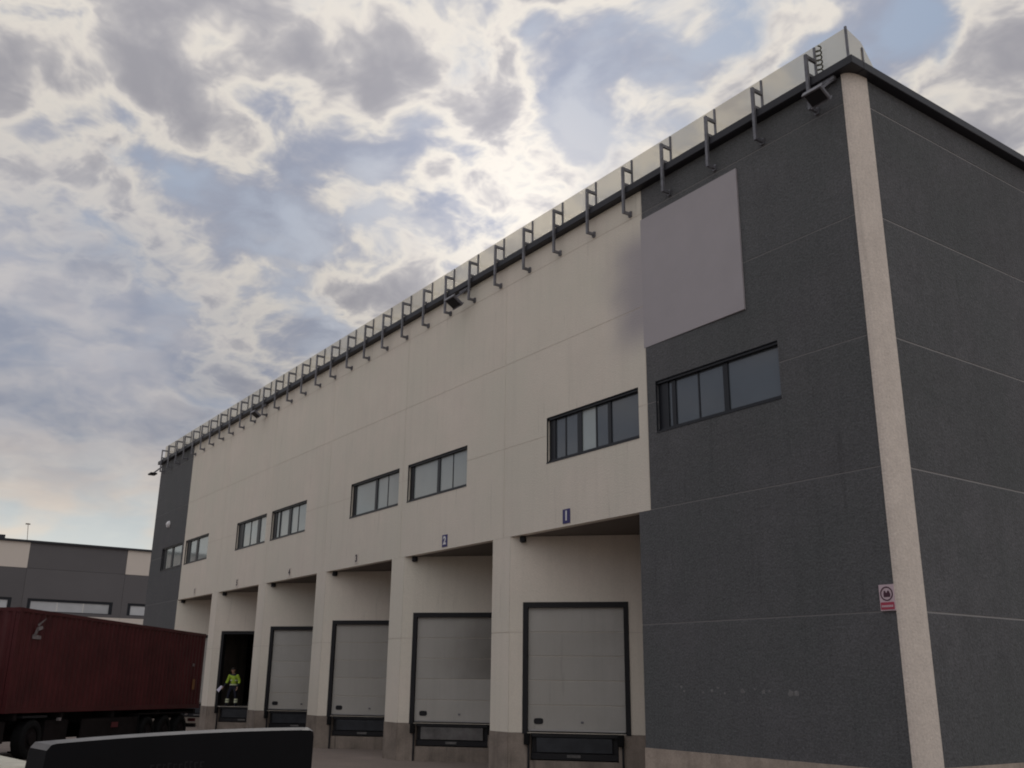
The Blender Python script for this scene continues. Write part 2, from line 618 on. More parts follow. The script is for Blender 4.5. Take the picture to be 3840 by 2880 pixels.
def grid_panel(name, material, parent, o, u, n, s0, s1, z0, z1, holes=(), d0=0.0, d1=0.22):
    """precast panel as a solid slab with rectangular openings"""
    ss = sorted({s0, s1} | {c for h in holes for c in h[:2] if s0 < c < s1})
    zs = sorted({z0, z1} | {c for h in holes for c in h[2:] if z0 < c < z1})
    def solid(i, j):
        if not (0 <= i < len(ss) - 1 and 0 <= j < len(zs) - 1): return False
        a = (ss[i] + ss[i + 1]) / 2; b = (zs[j] + zs[j + 1]) / 2
        return not any(h[0] < a < h[1] and h[2] < b < h[3] for h in holes)
    P = lambda a, d, z: (o[0] + u[0] * a + n[0] * d, o[1] + u[1] * a + n[1] * d, z)
    mb = MB()
    for i in range(len(ss) - 1):
        for j in range(len(zs) - 1):
            if not solid(i, j): continue
            a, b, c, e = ss[i], ss[i + 1], zs[j], zs[j + 1]
            mb.face([P(a, d0, c), P(b, d0, c), P(b, d0, e), P(a, d0, e)])
            mb.face([P(a, d1, e), P(b, d1, e), P(b, d1, c), P(a, d1, c)])
            if not solid(i - 1, j): mb.face([P(a, d0, c), P(a, d0, e), P(a, d1, e), P(a, d1, c)])
            if not solid(i + 1, j): mb.face([P(b, d0, e), P(b, d0, c), P(b, d1, c), P(b, d1, e)])
            if not solid(i, j - 1): mb.face([P(b, d0, c), P(a, d0, c), P(a, d1, c), P(b, d1, c)])
            if not solid(i, j + 1): mb.face([P(a, d0, e), P(b, d0, e), P(b, d1, e), P(a, d1, e)])
    return mb.build(name, material, parent)


def text_mesh(name, body, size, material, parent, o, u, up=(0, 0, 1), lift=0.004, bold=0.0):
    """flat lettering in the plane of u and up, its centre at o"""
    cu = bpy.data.curves.new(name, 'FONT')
    cu.body = body; cu.size = size; cu.align_x = 'CENTER'; cu.align_y = 'CENTER'; cu.offset = bold
    cu.extrude = 0.003
    tmp = bpy.data.objects.new(name, cu)
    COL.objects.link(tmp)
    bpy.context.view_layer.update()
    me = bpy.data.meshes.new_from_object(tmp.evaluated_get(bpy.context.evaluated_depsgraph_get()))
    bpy.data.objects.remove(tmp)
    u = Vector(u).normalized(); w = Vector(up); nrm = u.cross(w)
    M = Matrix(((u.x, w.x, nrm.x, o[0]), (u.y, w.y, nrm.y, o[1]), (u.z, w.z, nrm.z, o[2]), (0, 0, 0, 1)))
    me.transform(M)
    me.materials.clear(); me.materials.append(MATS[material])
    ob = bpy.data.objects.new(name, me)
    COL.objects.link(ob)
    if parent: attach(ob, parent)
    return ob


# ---------------------------------------------------------------- ground
def ground_z(y):
    if y > -2: return 0.0
    if y > -14: return (-2 - y) * 0.0165
    return 0.198 + min(-14 - y, 8) * 0.045


ys = [900, 120, 40, 10, 0, -2, -5, -8, -11, -14, -16, -18, -20, -22, -40, -150, -900]
xs = [-1200, -200, -100, -60, -40, -20, 0, 20, 60, 200, 1200]
mb = MB()
for i in range(len(xs) - 1):
    for j in range(len(ys) - 1):
        mb.face([(xs[i], ys[j + 1], ground_z(ys[j + 1])), (xs[i + 1], ys[j + 1], ground_z(ys[j + 1])),
                 (xs[i + 1], ys[j], ground_z(ys[j])), (xs[i], ys[j], ground_z(ys[j]))])
g = mb.build('ground', 'ground')
g['kind'] = 'structure'

# ---------------------------------------------------------------- warehouse
WH = thing('warehouse', 'long beige and dark grey warehouse with angled loading docks and roof screen', 'warehouse', (-24, 0, 0))
BX = [0.0] + [-6.11 - 5.97 * k for k in range(7)] + [-48.1]       # bay lines
RZ = [1.09, 3.63, 6.21, 8.75, 11.28, 13.80, 14.46]                # panel joints
WZ0, WZ1 = 8.01, 9.25
wins = []                                                          # (x0, x1, layout, glass)
LAY = {
    'triple_b': [(0.32, 0.44, 'd'), (0.56, 1.26, 'd'), (1.30, 2.04, 'd'), (2.18, 3.60, 'd')],
    'triple_a': [(0.26, 0.66, 'd'), (0.71, 1.20, 'd'), (1.38, 1.92, 'p'), (1.97, 2.42, 'd'), (2.54, 3.60, 'd')],
    'big_two': [(0.24, 1.76, 'p'), (1.92, 2.66, 'p'), (2.70, 3.52, 'p')],
    'four': [(0.36, 0.66, 'p'), (0.76, 1.66, 'p'), (1.92, 2.60, 'p'), (2.66, 3.58, 'p')],
    'reveal': [(0.66, 1.50, 'p'), (1.56, 2.40, 'p'), (2.72, 3.58, 'p')],
    'two': [(0.50, 1.55, 'p'), (1.85, 3.40, 'p')],
}
for j, (la, lb) in enumerate((('triple_a', 'triple_b'), ('big_two', 'big_two'), ('reveal', 'four'), ('two', 'two'))):
    c = -6.11 - 11.94 * j
    wins.append((c + 0.30, c + 3.97, lb))
    wins.append((c - 3.97, c - 0.30, la))
holes = [(a, b, WZ0, WZ1) for a, b, _ in wins]
FU, FN, FO = (1, 0), (0, 1), (0, 0)
G = 0.014                                                          # half a joint
XG = -6.49                                                         # right edge of the first dock opening
for b in range(8):
    x1, x0 = BX[b], BX[b + 1]
    grey = b in (0, 7)
    for r in range(6):
        if not grey and r < 2: continue
        G = 0.014 if grey else 0.009
        a0, a1 = x0 + G, x1 - G
        if b == 0: a1 = x1
        if b == 7: a0 = x0
        if b == 0 and r < 2: a0 = XG
        if b == 7 and r < 2: a1 = -42.0
        hh = [h for h in holes if h[0] < a1 and h[1] > a0]
        zb = RZ[r] + (G if not (r == 2 and not grey) else -0.01)
        if r == 0: zb = 1.022 if b == 0 else 1.052
        grid_panel('wall_panel', 'grey' if grey else ('beige_stained' if b == 1 and r > 2 else 'beige'), WH, FO, FU, FN, a0, a1, zb, RZ[r + 1] - G, hh)
        # joint below this panel
        if r > 0 and not (r == 2 and not grey):
            segs = [(a0, a1)]
            for h in hh:
                if h[2] < RZ[r] < h[3]:
                    segs = [q for s in segs for q in ((s[0], max(s[0], min(s[1], h[0]))), (min(s[1], max(s[0], h[1])), s[1])) if q[1] - q[0] > 0.02]
            for s0, s1 in segs:
                mb = MB(); mb.box((s0, 0.006, RZ[r] - G), (s1, 0.2, RZ[r] + G))
                mb.build('joint_seal', 'joint_light' if grey else 'joint_dark', WH)
    if b < 7:
        G = 0.014
        mb = MB(); mb.box((x0 - G, 0.008, 6.21 if b < 7 else 1.1), (x0 + G, 0.2, 14.45))
        mb.build('joint_seal', 'joint_dark', WH)
# plinths under the grey bays
mb = MB(); mb.prism([(XG, -0.03), (0.02, -0.03), (0.02, 0.3), (XG, 0.3)], -0.2, 1.02); mb.build('plinth', 'plinth_pale', WH)
mb = MB(); mb.box((-48.1, -0.03, -0.2), (-42.0, 0.3, 1.05)); mb.build('plinth', 'plinth', WH)
# rounded corner column
arc = []
for k in range(9):
    a = k / 8
    p0, p1, p2 = Vector((0.0, -0.03)), Vector((0.225, -0.03)), Vector((0.235, 0.52))
    arc.append(tuple((1 - a) ** 2 * p0 + 2 * a * (1 - a) * p1 + a * a * p2))
mb = MB(); mb.prism(arc + [(0.0, 0.52)], -0.2, 14.46)
mb.build('corner_column', 'pillar', WH)
# right-hand end wall
RU, RN, RO = (0, 1), (-1, 0), (0.20, 0)
yb = [0.53, 12.5, 24.5, 36.5]
RZR = RZ[:]
for b in range(3):
    for r in range(6):
        grid_panel('wall_panel', 'grey', WH, RO, RU, RN, yb[b], yb[b + 1] - 0.02, RZ[r] + 0.017 if r else 1.072, RZ[r + 1] - 0.017)
        if r:
            mb = MB(); mb.box((0.0, yb[b], RZ[r] - 0.017), (0.192, yb[b + 1], RZ[r] + 0.017)); mb.build('joint_seal', 'joint_pale', WH)
mb = MB(); mb.box((0.0, 0.53, -0.2), (0.23, 36.5, 1.07)); mb.build('plinth', 'plinth_pale', WH)
# roof and the unseen sides that close the hall
mb = MB(); mb.box((-48.0, 0.23, 14.30), (-0.03, 36.4, 14.44)); mb.build('roof', 'roof', WH)
mb = MB(); mb.box((-48.1, 36.5, -0.2), (0.2, 36.7, 14.46)); mb.build('back_wall', 'grey', WH)
mb = MB(); mb.box((-48.1, 0.31, -0.2), (-47.9, 36.5, 14.46)); mb.build('end_wall', 'grey', WH)
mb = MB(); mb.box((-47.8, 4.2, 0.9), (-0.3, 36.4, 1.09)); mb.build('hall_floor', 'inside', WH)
# coping
mb = MB()
mb.prism([(-48.3, -0.20), (0.40, -0.20), (0.40, 0.2), (-48.3, 0.2)], 14.465, 14.66)
mb.build('coping', 'coping', WH, bevel=0.012)
mb = MB(); mb.box((0.05, 0.205, 14.465), (0.40, 36.6, 14.66)); mb.build('coping', 'coping', WH, bevel=0.012)

# windows: reveal frame, mullions, panes
for x0, x1, lay in wins:
    mb = MB()
    yo, yi = 0.10, 0.17
    fw = 0.055
    mb.box((x0 + .002, yo - .03, WZ0 + .002), (x1 - .002, yi, WZ0 + fw + .01))
    mb.box((x0 + .002, yo - .06, WZ1 - fw - .015), (x1 - .002, yi, WZ1 - .002))
    pans = LAY[lay]
    edges = [0.0] + [e for p in pans for e in p[:2]] + [x1 - x0]
    for k in range(0, len(edges), 2):
        a, b = edges[k], edges[k + 1]
        dep = yo if b - a > 0.08 else yo + .02
        mb.box((x0 + max(a, .002), dep, WZ0 + fw + .011), (x0 + min(b, x1 - x0 - .002), yi, WZ1 - fw - .016))
    fo = mb.build('window', 'frame', WH)
    # thin dark strips in the reveal at the left jamb and head
    mb = MB()
    mb.box((x0 + .001, 0.004, WZ0 + .003), (x0 + .012, yo - .062, WZ1 - .004))
    mb.box((x0 + .013, 0.004, WZ1 - .014), (x1 - .003, yo - .062, WZ1 - .003))
    mb.build('reveal_strip', 'frame', fo)
    for a, b, kind in pans:
        mb = MB()
        tl = random.uniform(-.004, .004)
        mb.prism([(x0 + a, yo + .035 + tl), (x0 + b, yo + .035 - tl), (x0 + b, yi - .01), (x0 + a, yi - .01)], WZ0 + fw + .012, WZ1 - fw - .017)
        mb.build('pane', 'glass_pale' if kind == 'p' else 'glass_dark', fo)
    mb = MB(); mb.box((x0, -0.012, WZ0 - .035), (x1, 0.06, WZ0 - .001)); mb.build('sill', 'frame', fo)

# ---------------------------------------------------------------- saw-tooth docks
TH = R(43)
u = (math.cos(TH), math.sin(TH)); nb = (-math.sin(TH), math.cos(TH))
XR = [-11.75 - 5.985 * k for k in range(5)] + [-42.0]              # where each angled wall starts
XRIGHT = [XG] + [x - 0.85 for x in XR[:5]]                         # right edge of each opening
DS0, DS1, DZ0, DZ1 = 0.38, 3.22, 1.10, 4.42
LS0, LS1, LZ0 = 0.61, 2.87, 0.45
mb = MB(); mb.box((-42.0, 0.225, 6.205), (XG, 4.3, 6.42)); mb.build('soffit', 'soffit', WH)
for k in range(6):
    A = (XR[k], 0.0)
    w = XRIGHT[k] - XR[k]
    slen = w * math.cos(TH); rlen = w * math.sin(TH)
    door_h = (DS0, DS1, DZ0, DZ1)
    lev_h = (LS0 - .02, LS1 + .02, LZ0 - .03, 1.09)
    open_ = k == 4
    s0 = 0.004
    grid_panel('dock_wall_base', 'plinth', WH, A, u, nb, s0, slen, -0.2, 1.085, [lev_h], 0.0, 0.30)
    grid_panel('dock_wall_panel', 'beige', WH, A, u, nb, s0, slen, 1.09, 3.62, [door_h], 0.002, 0.28)
    grid_panel('dock_wall_panel', 'beige', WH, A, u, nb, s0, slen, 3.64, 6.195, [door_h], 0.002, 0.28)
    for sa, sb in ((s0, DS0), (DS1, slen)):
        mb = MB(); mb.obox(A, u, nb, sa, sb, 0.012, 0.26, 3.62, 3.64); mb.build('joint_seal', 'joint_dark', WH)
    # return wall back to the next pilaster
    M_ = (A[0] + u[0] * slen, A[1] + u[1] * slen)
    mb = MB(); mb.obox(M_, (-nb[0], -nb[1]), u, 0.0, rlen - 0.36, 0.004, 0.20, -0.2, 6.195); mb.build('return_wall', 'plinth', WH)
    # pilaster at the start of the angled wall
    if k < 5:
        pl = [(A[0] - 0.85, 0.0), (A[0], 0.0), (A[0] - 0.30 * math.sin(TH), 0.30 * math.cos(TH)), (A[0] - 0.85 - 0.30 * math.sin(TH), 0.30 * math.cos(TH))]
        pb = [(A[0] - 0.862, -0.012), (A[0] + 0.003, -0.012), (A[0] + 0.003, 0.0), pl[2], pl[3]]
        mb = MB(); mb.prism(pb, -0.2, 1.088); mb.build('pilaster_base', 'plinth', WH, )
        mb = MB(); mb.prism(pl, 1.092, 3.62); mb.build('pilaster', 'beige', WH)
        mb = MB(); mb.prism(pl, 3.64, 6.197); mb.build('pilaster', 'beige', WH)
        ins = [(pl[0][0] + .012, .012), (pl[1][0] - .012, .012), (pl[2][0] - .012, pl[2][1]), (pl[3][0] + .012, pl[3][1])]
        mb = MB(); mb.prism(ins, 3.62, 3.64); mb.build('joint_seal', 'joint_dark', WH)
    # dock door: black surround, five sections, small oval lights
    mb = MB()
    fwid = 0.13
    mb.obox(A, u, nb, DS0, DS0 + fwid, -0.02, 0.25, DZ0 - .03, DZ1)
    mb.obox(A, u, nb, DS1 - fwid, DS1, -0.02, 0.25, DZ0 - .03, DZ1)
    mb.obox(A, u, nb, DS0 + fwid, DS1 - fwid, -0.02, 0.25, DZ1 - fwid - .01, DZ1)
    dd = mb.build('dock_door', 'black', WH)
    if not open_:
        z = DZ0 + 0.06
        hs = [0.62] * 4 + [DZ1 - fwid - DZ0 - 0.06 - 2.48]
        for q, h in enumerate(hs):
            mb = MB(); mb.obox(A, u, nb, DS0 + fwid + .004, DS1 - fwid - .004, 0.075, 0.13, z + .006, z + h - .006)
            mb.build('door_section', 'door_sooty' if k == 1 and q > 1 else 'door', dd, bevel=0.008)
            z += h
        mb = MB(); mb.obox(A, u, nb, DS0 + fwid + .01, DS1 - fwid - .01, 0.088, 0.12, DZ0 + .05, z - .01); mb.build('door_core', 'joint_dark', dd)
        # rounded vision light in the bottom section
        mb = MB(); pts = []
        for a in range(20):
            an = 2 * math.pi * a / 20
            e = lambda c: math.copysign(abs(c) ** 0.55, c)
            pts.append((0.80 + 0.125 * e(math.cos(an)), DZ0 + 0.28 + 0.075 * e(math.sin(an))))
        P = lambda s, d, z: (A[0] + u[0] * s + nb[0] * d, A[1] + u[1] * s + nb[1] * d, z)
        mb.face([P(s, .062, z) for s, z in pts])
        for a in range(20):
            b2 = (a + 1) % 20
            mb.face([P(pts[a][0], .062, pts[a][1]), P(pts[b2][0], .062, pts[b2][1]), P(pts[b2][0], .085, pts[b2][1]), P(pts[a][0], .085, pts[a][1])])
        mb.build('vision_light', 'black', dd)
        mb = MB(); mb.obox(A, u, nb, DS0 + fwid + .02, DS1 - fwid - .02, 0.055, 0.074, DZ0 + .035, DZ0 + .075); mb.build('bottom_rail', 'metal', dd)
        mb = MB(); mb.obox(A, u, nb, 1.92, 1.99, 0.055, 0.074, DZ0 + .24, DZ0 + .29); mb.build('handle', 'steel', dd)
    # leveller
    worn = k in (1,)
    mb = MB()
    mb.obox(A, u, nb, LS0, LS1, 0.06, 0.30, LZ0, 0.60)
    mb.obox(A, u, nb, LS0, LS1, 0.02, 0.30, 1.0, 1.085)
    lv = mb.build('dock_leveller', 'black', WH)
    mb = MB(); mb.obox(A, u, nb, LS0 + .14, LS1 - .14, 0.035, 0.10, 0.62, 0.985); mb.build('lip_plate', 'leveller_worn' if worn else 'leveller', lv, bevel=0.01)
    mb = MB(); mb.obox(A, u, nb, LS0 + .01, LS1 - .01, 0.12, 0.28, 0.605, 0.995); mb.build('pit_frame', 'black', lv)
    mb = MB(); mb.obox(A, u, nb, 1.55, 1.90, 0.045, 0.059, 0.50, 0.57); mb.build('maker_plate', 'leveller_worn', lv)
    for sb in (LS0 - .17, LS1 + .02):
        mb = MB(); mb.obox(A, u, nb, sb, sb + .15, -0.12, -0.001, 0.80, 1.08); mb.build('bumper', 'rubber', lv, bevel=0.015)
        mb = MB(); mb.obox(A, u, nb, sb + .09, sb + .14, -0.06, -0.001, -0.1, 0.795); mb.build('guide_post', 'black', lv)
    if open_:
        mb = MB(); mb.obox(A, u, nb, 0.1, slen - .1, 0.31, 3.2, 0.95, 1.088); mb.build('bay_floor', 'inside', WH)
    # small dark fitting tucked under the soffit
    mb = MB(); mb.obox(A, u, nb, 0.30, 0.46, -0.16, -0.001, 6.03, 6.195); mb.build('soffit_lamp', 'black', WH, bevel=.02)

# ---------------------------------------------------------------- roof-edge wind screen
SCN = thing('roof_screen', 'milky panels on steel brackets along the warehouse roof edge', 'screen', (-24, 0, 14.66))
px = [-0.65 - 1.462 * k + (random.uniform(-.03, .03) if k else 0) for k in range(33)]
for k in range(len(px)):
    x = px[k]
    mb = MB()
    mb.box((x - .035, -0.275, 13.89), (x + .035, -0.215, 15.22))
    mb.box((x - .030, -0.214, 15.14), (x + .030, 0.052, 15.215))
    mb.box((x - .030, -0.214, 14.70), (x + .030, 0.052, 14.77))
    lean = Matrix.Translation((x, -.24, 14.6)) @ Matrix.Rotation(R(random.uniform(-.7, .7)), 4, 'Y') @ Matrix.Translation((-x, .24, -14.6))
    br = mb.build('bracket', 'steel', SCN)
    br.data.transform(lean)
    mb = MB(); mb.box((x - .022, 0.055, 14.661), (x + .022, 0.098, 15.54)); mb.build('inner_post', 'steel', br)
    mb = MB()
    mb.box((x - .030, -0.214, 13.89), (x + .030, -0.052, 13.96))
    mb.box((x - .05, -0.05, 13.85), (x + .05, -0.001, 14.00))
    mb.build('wall_hook', 'steel', br)
ends = [0.12] + px + [-48.1]
for k in range(len(ends) - 1):
    a, b = ends[k + 1] + .008, ends[k] - .008
    mb = MB(); mb.box((a, 0.10, 14.665), (b, 0.112, 15.58)); mb.build('screen_panel', 'screen', SCN)
# short return on the end wall, cut down to the coping
for y0, y1, h0, h1 in ((0.12, 0.60, 15.58, 15.44), (0.62, 1.13, 15.42, 14.76)):
    mb = MB()
    q = [(y0, 14.665), (y1, 14.665), (y1, h1), (y0, h0)]
    for xx in (0.13, 0.142): mb.face([(xx, y, z) for y, z in q])
    for i in range(4):
        j = (i + 1) % 4
        mb.face([(0.13, *q[i]), (0.13, *q[j]), (0.142, *q[j]), (0.142, *q[i])])
    mb.build('screen_panel', 'screen', SCN)
for y, h in ((0.10, 15.61), (0.61, 15.30), (1.15, 14.88)):
    mb = MB(); mb.box((0.115, y - .02, 14.661), (0.16, y + .02, h)); mb.build('end_post', 'steel', SCN)

# ---------------------------------------------------------------- things on the facade
# blank board
o = MB()
o.prism([(-6.15, -0.004), (-2.92, -0.045), (-2.92, -0.002), (-6.15, -0.002)], 10.18, 13.62)
ob = o.build('sign_board', 'board', None)
tag(ob, 'blank lilac grey sign board high on the dark corner wall', 'sign board')

# dock numbers
for k in range(6):
    xc = -9.23 - 6.0 * k
    lab = ('dock number sign reading 1 on a blue plate over the nearest dock',
           'blue dock number sign reading 2 over the second nearest dock',
           'dark dock number 3 on a pale plate above the third nearest dock',
           'dark dock number 4 on a pale plate, above the third dock from the far end',
           'dark dock number 5 on a pale plate above the open dock with the worker',
           'dark dock number 6 on a pale plate above the farthest dock')[k]
    t_ = thing('dock_number_sign', lab, 'sign', (xc, 0, 6.3), 'dock number signs over the loading docks')
    mb = MB(); mb.box((xc - .15, -0.014, 6.27), (xc + .15, -0.001, 6.64)); mb.build('plate', 'blue' if k < 2 else 'twin_beige', t_)
    text_mesh('digit', str(k + 1), 0.34, 'white' if k < 2 else 'ink', t_, (xc, -0.019, 6.455), (1, 0, 0), bold=0.012)

# surveillance notice
t_ = thing('notice_sign', 'small white and red warning sign beside the pale corner column', 'sign', (-0.14, 0, 3.65))
mb = MB(); mb.box((-0.295, -0.042, 3.64), (0.0, -0.001, 4.09)); mb.build('plate', 'sign_pink', t_)
mb = MB(); mb.box((-0.28, -0.048, 3.66), (-0.015, -0.043, 3.785)); mb.build('red_band', 'red', t_)
mb = MB()
c0 = (-0.148, 3.93)
for a in range(28):
    a0, a1 = 2 * math.pi * a / 28, 2 * math.pi * (a + 1) / 28
    mb.face([(c0[0] + r * math.cos(t), -0.046, c0[1] + r * math.sin(t)) for r, t in ((.125, a0), (.125, a1), (.103, a1), (.103, a0))])
mb.build('ring', 'sign_ink', t_)
mb = MB()
mb.face([(c0[0] + x, -0.047, c0[1] + z) for x, z in ((-.06, -.055), (.07, -.055), (.075, -.01), (.05, .05), (.022, .055), (.012, .02), (-.012, .02), (-.022, .055), (-.05, .05), (-.06, 0))])
mb.build('pictogram', 'sign_ink', t_)
mb = MB()
for i in range(7): mb.box((-0.26 + .033 * i, -0.051, 3.70), (-0.235 + .033 * i, -0.0485, 3.735))
wr = mb.build('small_print', 'sign_pink', t_); wr['kind'] = 'stuff'

# floodlights
def floodlight(x, label, sc=1.0, big=True):
    t_ = thing('floodlight', label, 'floodlight', (x, -0.2, 14.4), 'floodlights under the roof edge')
    mb = MB()
    mb.beam((x - .20 * sc, -0.10, 14.40), (x - .20 * sc, -0.52, 14.02), .045)
    mb.beam((x + .20 * sc, -0.10, 14.40), (x + .20 * sc, -0.52, 14.02), .045)
    mb.box((x - .24 * sc, -0.14, 14.38), (x + .24 * sc, -0.05, 14.46))
    mb.build('bracket', 'steel', t_)
    h = MB()
    h.box((-.26 * sc, -.20 * sc, -.05), (.26 * sc, .20 * sc, .05))
    ho = h.build('housing', 'steel', None, bevel=.02)
    M = Matrix.Translation((x, -0.48, 13.93)) @ Matrix.Rotation(R(-32), 4, 'X')
    ho.data.transform(M); attach(ho, t_)
    h = MB(); h.box((-.22 * sc, -.16 * sc, -.058), (.22 * sc, .16 * sc, -.051))
    go = h.build('lens', 'black', None); go.data.transform(M); attach(go, ho)
    for q in (-1, 1):
        h = MB(); h.box((-.28 * sc, q * .20 * sc - .012, -.07), (.28 * sc, q * .20 * sc + .012, .055))
        r_ = h.build('rim', 'steel', None); r_.data.transform(M); attach(r_, ho)


floodlight(-0.30, 'large floodlight hanging under the roof edge beside the corner column', 0.85)
floodlight(-14.35, 'dark floodlight under the roof edge over the beige wall, second from the corner')
floodlight(-31.5, 'small dark floodlight under the roof edge towards the far end', 0.9)
t_ = thing('floodlight', 'floodlight sticking out at the far left end of the roof', 'floodlight', (-48.3, -0.2, 14.3), 'floodlights under the roof edge')
mb = MB(); mb.beam((-48.05, 0.1, 14.42), (-48.75, -0.25, 14.05), .06); mb.build('arm', 'steel', t_)
mb = MB(); mb.box((-49.1, -0.5, 13.93), (-48.5, -0.1, 14.03)); mb.build('housing', 'black', t_, bevel=.02)

# cable tied round the first bracket
mb = MB()
pr = None
for i in range(46):
    a = i * 0.9
    p = (-0.50 + 0.06 * math.sin(a), 0.02 + 0.05 * math.cos(a), 14.70 + i * 0.0165)
    if pr: mb.beam(pr, p, .022)
    pr = p
tag(mb.build('cable', 'cable'), 'tangled cable wound up the screen bracket nearest the corner', 'cable')

# round siren on the far grey bay
t_ = thing('siren', 'small round white siren on the far grey wall', 'siren', (-45.18, 0, 10.54))
mb = MB(); mb.cyl((-45.18, 0.0, 10.54), (-45.18, -0.10, 10.54), .20, 20, r2=.17); mb.build('base', 'white', t_)
mb = MB(); mb.cyl((-45.18, -0.101, 10.54), (-45.18, -0.16, 10.54), .13, 20, r2=.06); mb.build('dome', 'white', t_)

# faint scratches of removed lettering on the grey wall
mb = MB()
rs = random.Random(3)
for x, z, s in ((-5.33, 2.30, .7), (-5.25, 2.22, .5), (-4.7, 2.2, .5), (-4.45, 2.24, .6), (-4.28, 2.30, .6), (-4.1, 2.2, .4), (-3.62, 2.24, .9), (-3.30, 2.28, .5), (-3.1, 2.24, .8), (-2.95, 2.25, .5), (-2.42, 2.23, 1.3), (-2.30, 2.22, 1.1)):
    pts = []
    for a in range(9):
        an = 2 * math.pi * a / 9
        r = .055 * s * rs.uniform(.5, 1.2)
        pts.append((x + r * math.cos(an) * 1.2, -0.002, z + r * math.sin(an)))
    mb.face(pts)
sm = mb.build('lettering_traces', 'worn_paint', WH)
sm['kind'] = 'stuff'

# weeds along the pale plinth
mb = MB()
for i in range(120):
    x = rs.uniform(-3.6, -0.9); z0 = 0.0; h = rs.uniform(.1, .32) * (1.6 if rs.random() < .15 else 1)
    a = rs.uniform(0, 6.28); dx, dy = math.cos(a) * .12, -abs(math.sin(a)) * .16
    mb.face([(x, -.06, z0), (x + .03, -.07, z0), (x + dx, -.08 + dy, z0 + h)])
wd = mb.build('weeds', 'weed'); wd['kind'] = 'stuff'; tag(wd, 'low weeds along the foot of the pale plinth', 'weeds')

# ---------------------------------------------------------------- twin building behind
TW = thing('twin_warehouse', 'distant dark grey warehouse with beige corner squares behind the red container', 'warehouse', (-91, 5, 0))
TU, TN, TO = (0, 1), (-1, 0), (-91, 0)
seg = [(-26.6, -17.7, 'g'), (-17.7, -8.76, 'b'), (-8.76, 0.15, 'b'), (0.15, 9.06, 'g'), (9.06, 17.95, 'b'), (17.95, 26.9, 'b'), (26.9, 35.8, 'g')]
tw = [(-8.3, -0.73), (0.62, 8.25), (9.66, 17.3), (18.6, 26.2)]
for a, b, kcol in seg:
    hh = [(p, q, 8.0, 9.18) for p, q in tw if p < b and q > a]
    grid_panel('wall_panel', 'twin_beige' if a < 9.5 and kcol != 'x' else 'twin_grey', TW, TO, TU, TN, a + .01, b - .01, -0.2, 7.72)
    grid_panel('wall_panel', 'twin_grey', TW, TO, TU, TN, a + .01, b - .01, 7.73, 11.93, hh)
    grid_panel('wall_panel', 'twin_beige' if kcol == 'b' else 'twin_grey', TW, TO, TU, TN, a + .01, b - .01, 11.95, 14.32)
mb = MB(); mb.box((-91.3, -26.6, 14.325), (-90.8, 35.8, 14.52)); mb.build('coping', 'coping', TW)
mb = MB(); mb.box((-125, -26.5, 14.0), (-91.31, 35.7, 14.3)); mb.build('roof', 'roof', TW)
mb = MB(); mb.box((-93.2, -2.9, 14.3), (-92.2, -1.95, 15.0)); mb.build('roof_unit', 'coping', TW)
for p, q in tw:
    mb = MB()
    mb.box((-91.2, p, 8.0), (-91.05, p + .3, 9.18)); mb.box((-91.2, q - .3, 8.0), (-91.05, q, 9.18))
    mb.box((-91.2, p + .3, 8.0), (-91.05, q - .3, 8.06)); mb.box((-91.2, p + .3, 8.95), (-91.05, q - .3, 9.18))
    w_ = mb.build('window', 'frame', TW)
    for i in range(3):
        a = p + .3 + (q - p - .6) * i / 3; b = p + .3 + (q - p - .6) * (i + 1) / 3
        mb = MB(); mb.box((-91.18, a + .01, 8.06), (-91.12, b - .01, 8.95)); mb.build('pane', 'glass_twin', w_)
mb = MB(); mb.cyl((-95, 0.45, 14.3), (-95, 0.25, 16.65), .028, 8); mb.box((-95.03, 0.02, 16.5), (-94.97, 0.45, 16.62))
tag(mb.build('antenna_mast', 'plinth'), 'thin antenna mast on the roof of the distant warehouse', 'antenna')

# ---------------------------------------------------------------- unseen building added behind the viewer to block low sky light
FW = thing('added_facing_warehouse', 'unseen dark grey warehouse added across the yard, blocks low sky, mirrored in far windows', 'warehouse', (-20, -44, 0))
for i in range(12):
    xa = -82 + 9.0 * i
    grid_panel('wall_panel', 'twin_grey', FW, (0, -44), (1, 0), (0, -1), xa + .01, xa + 8.99, 0.0, 11.93, [(xa + 1.2, xa + 7.8, 8.0, 9.18)])
    grid_panel('wall_panel', 'twin_beige' if i % 3 == 0 else 'twin_grey', FW, (0, -44), (1, 0), (0, -1), xa + .01, xa + 8.99, 11.95, 14.32)
    mb = MB(); mb.box((xa + 1.2, -44.18, 8.0), (xa + 7.8, -44.08, 9.18)); mb.build('window', 'glass_dark', FW)
mb = MB(); mb.box((-82, -70, 14.1), (26, -44.3, 14.3)); mb.build('roof', 'roof', FW)
mb = MB(); mb.box((-82, -44.3, 14.33), (26, -43.9, 14.5)); mb.build('coping', 'coping', FW)

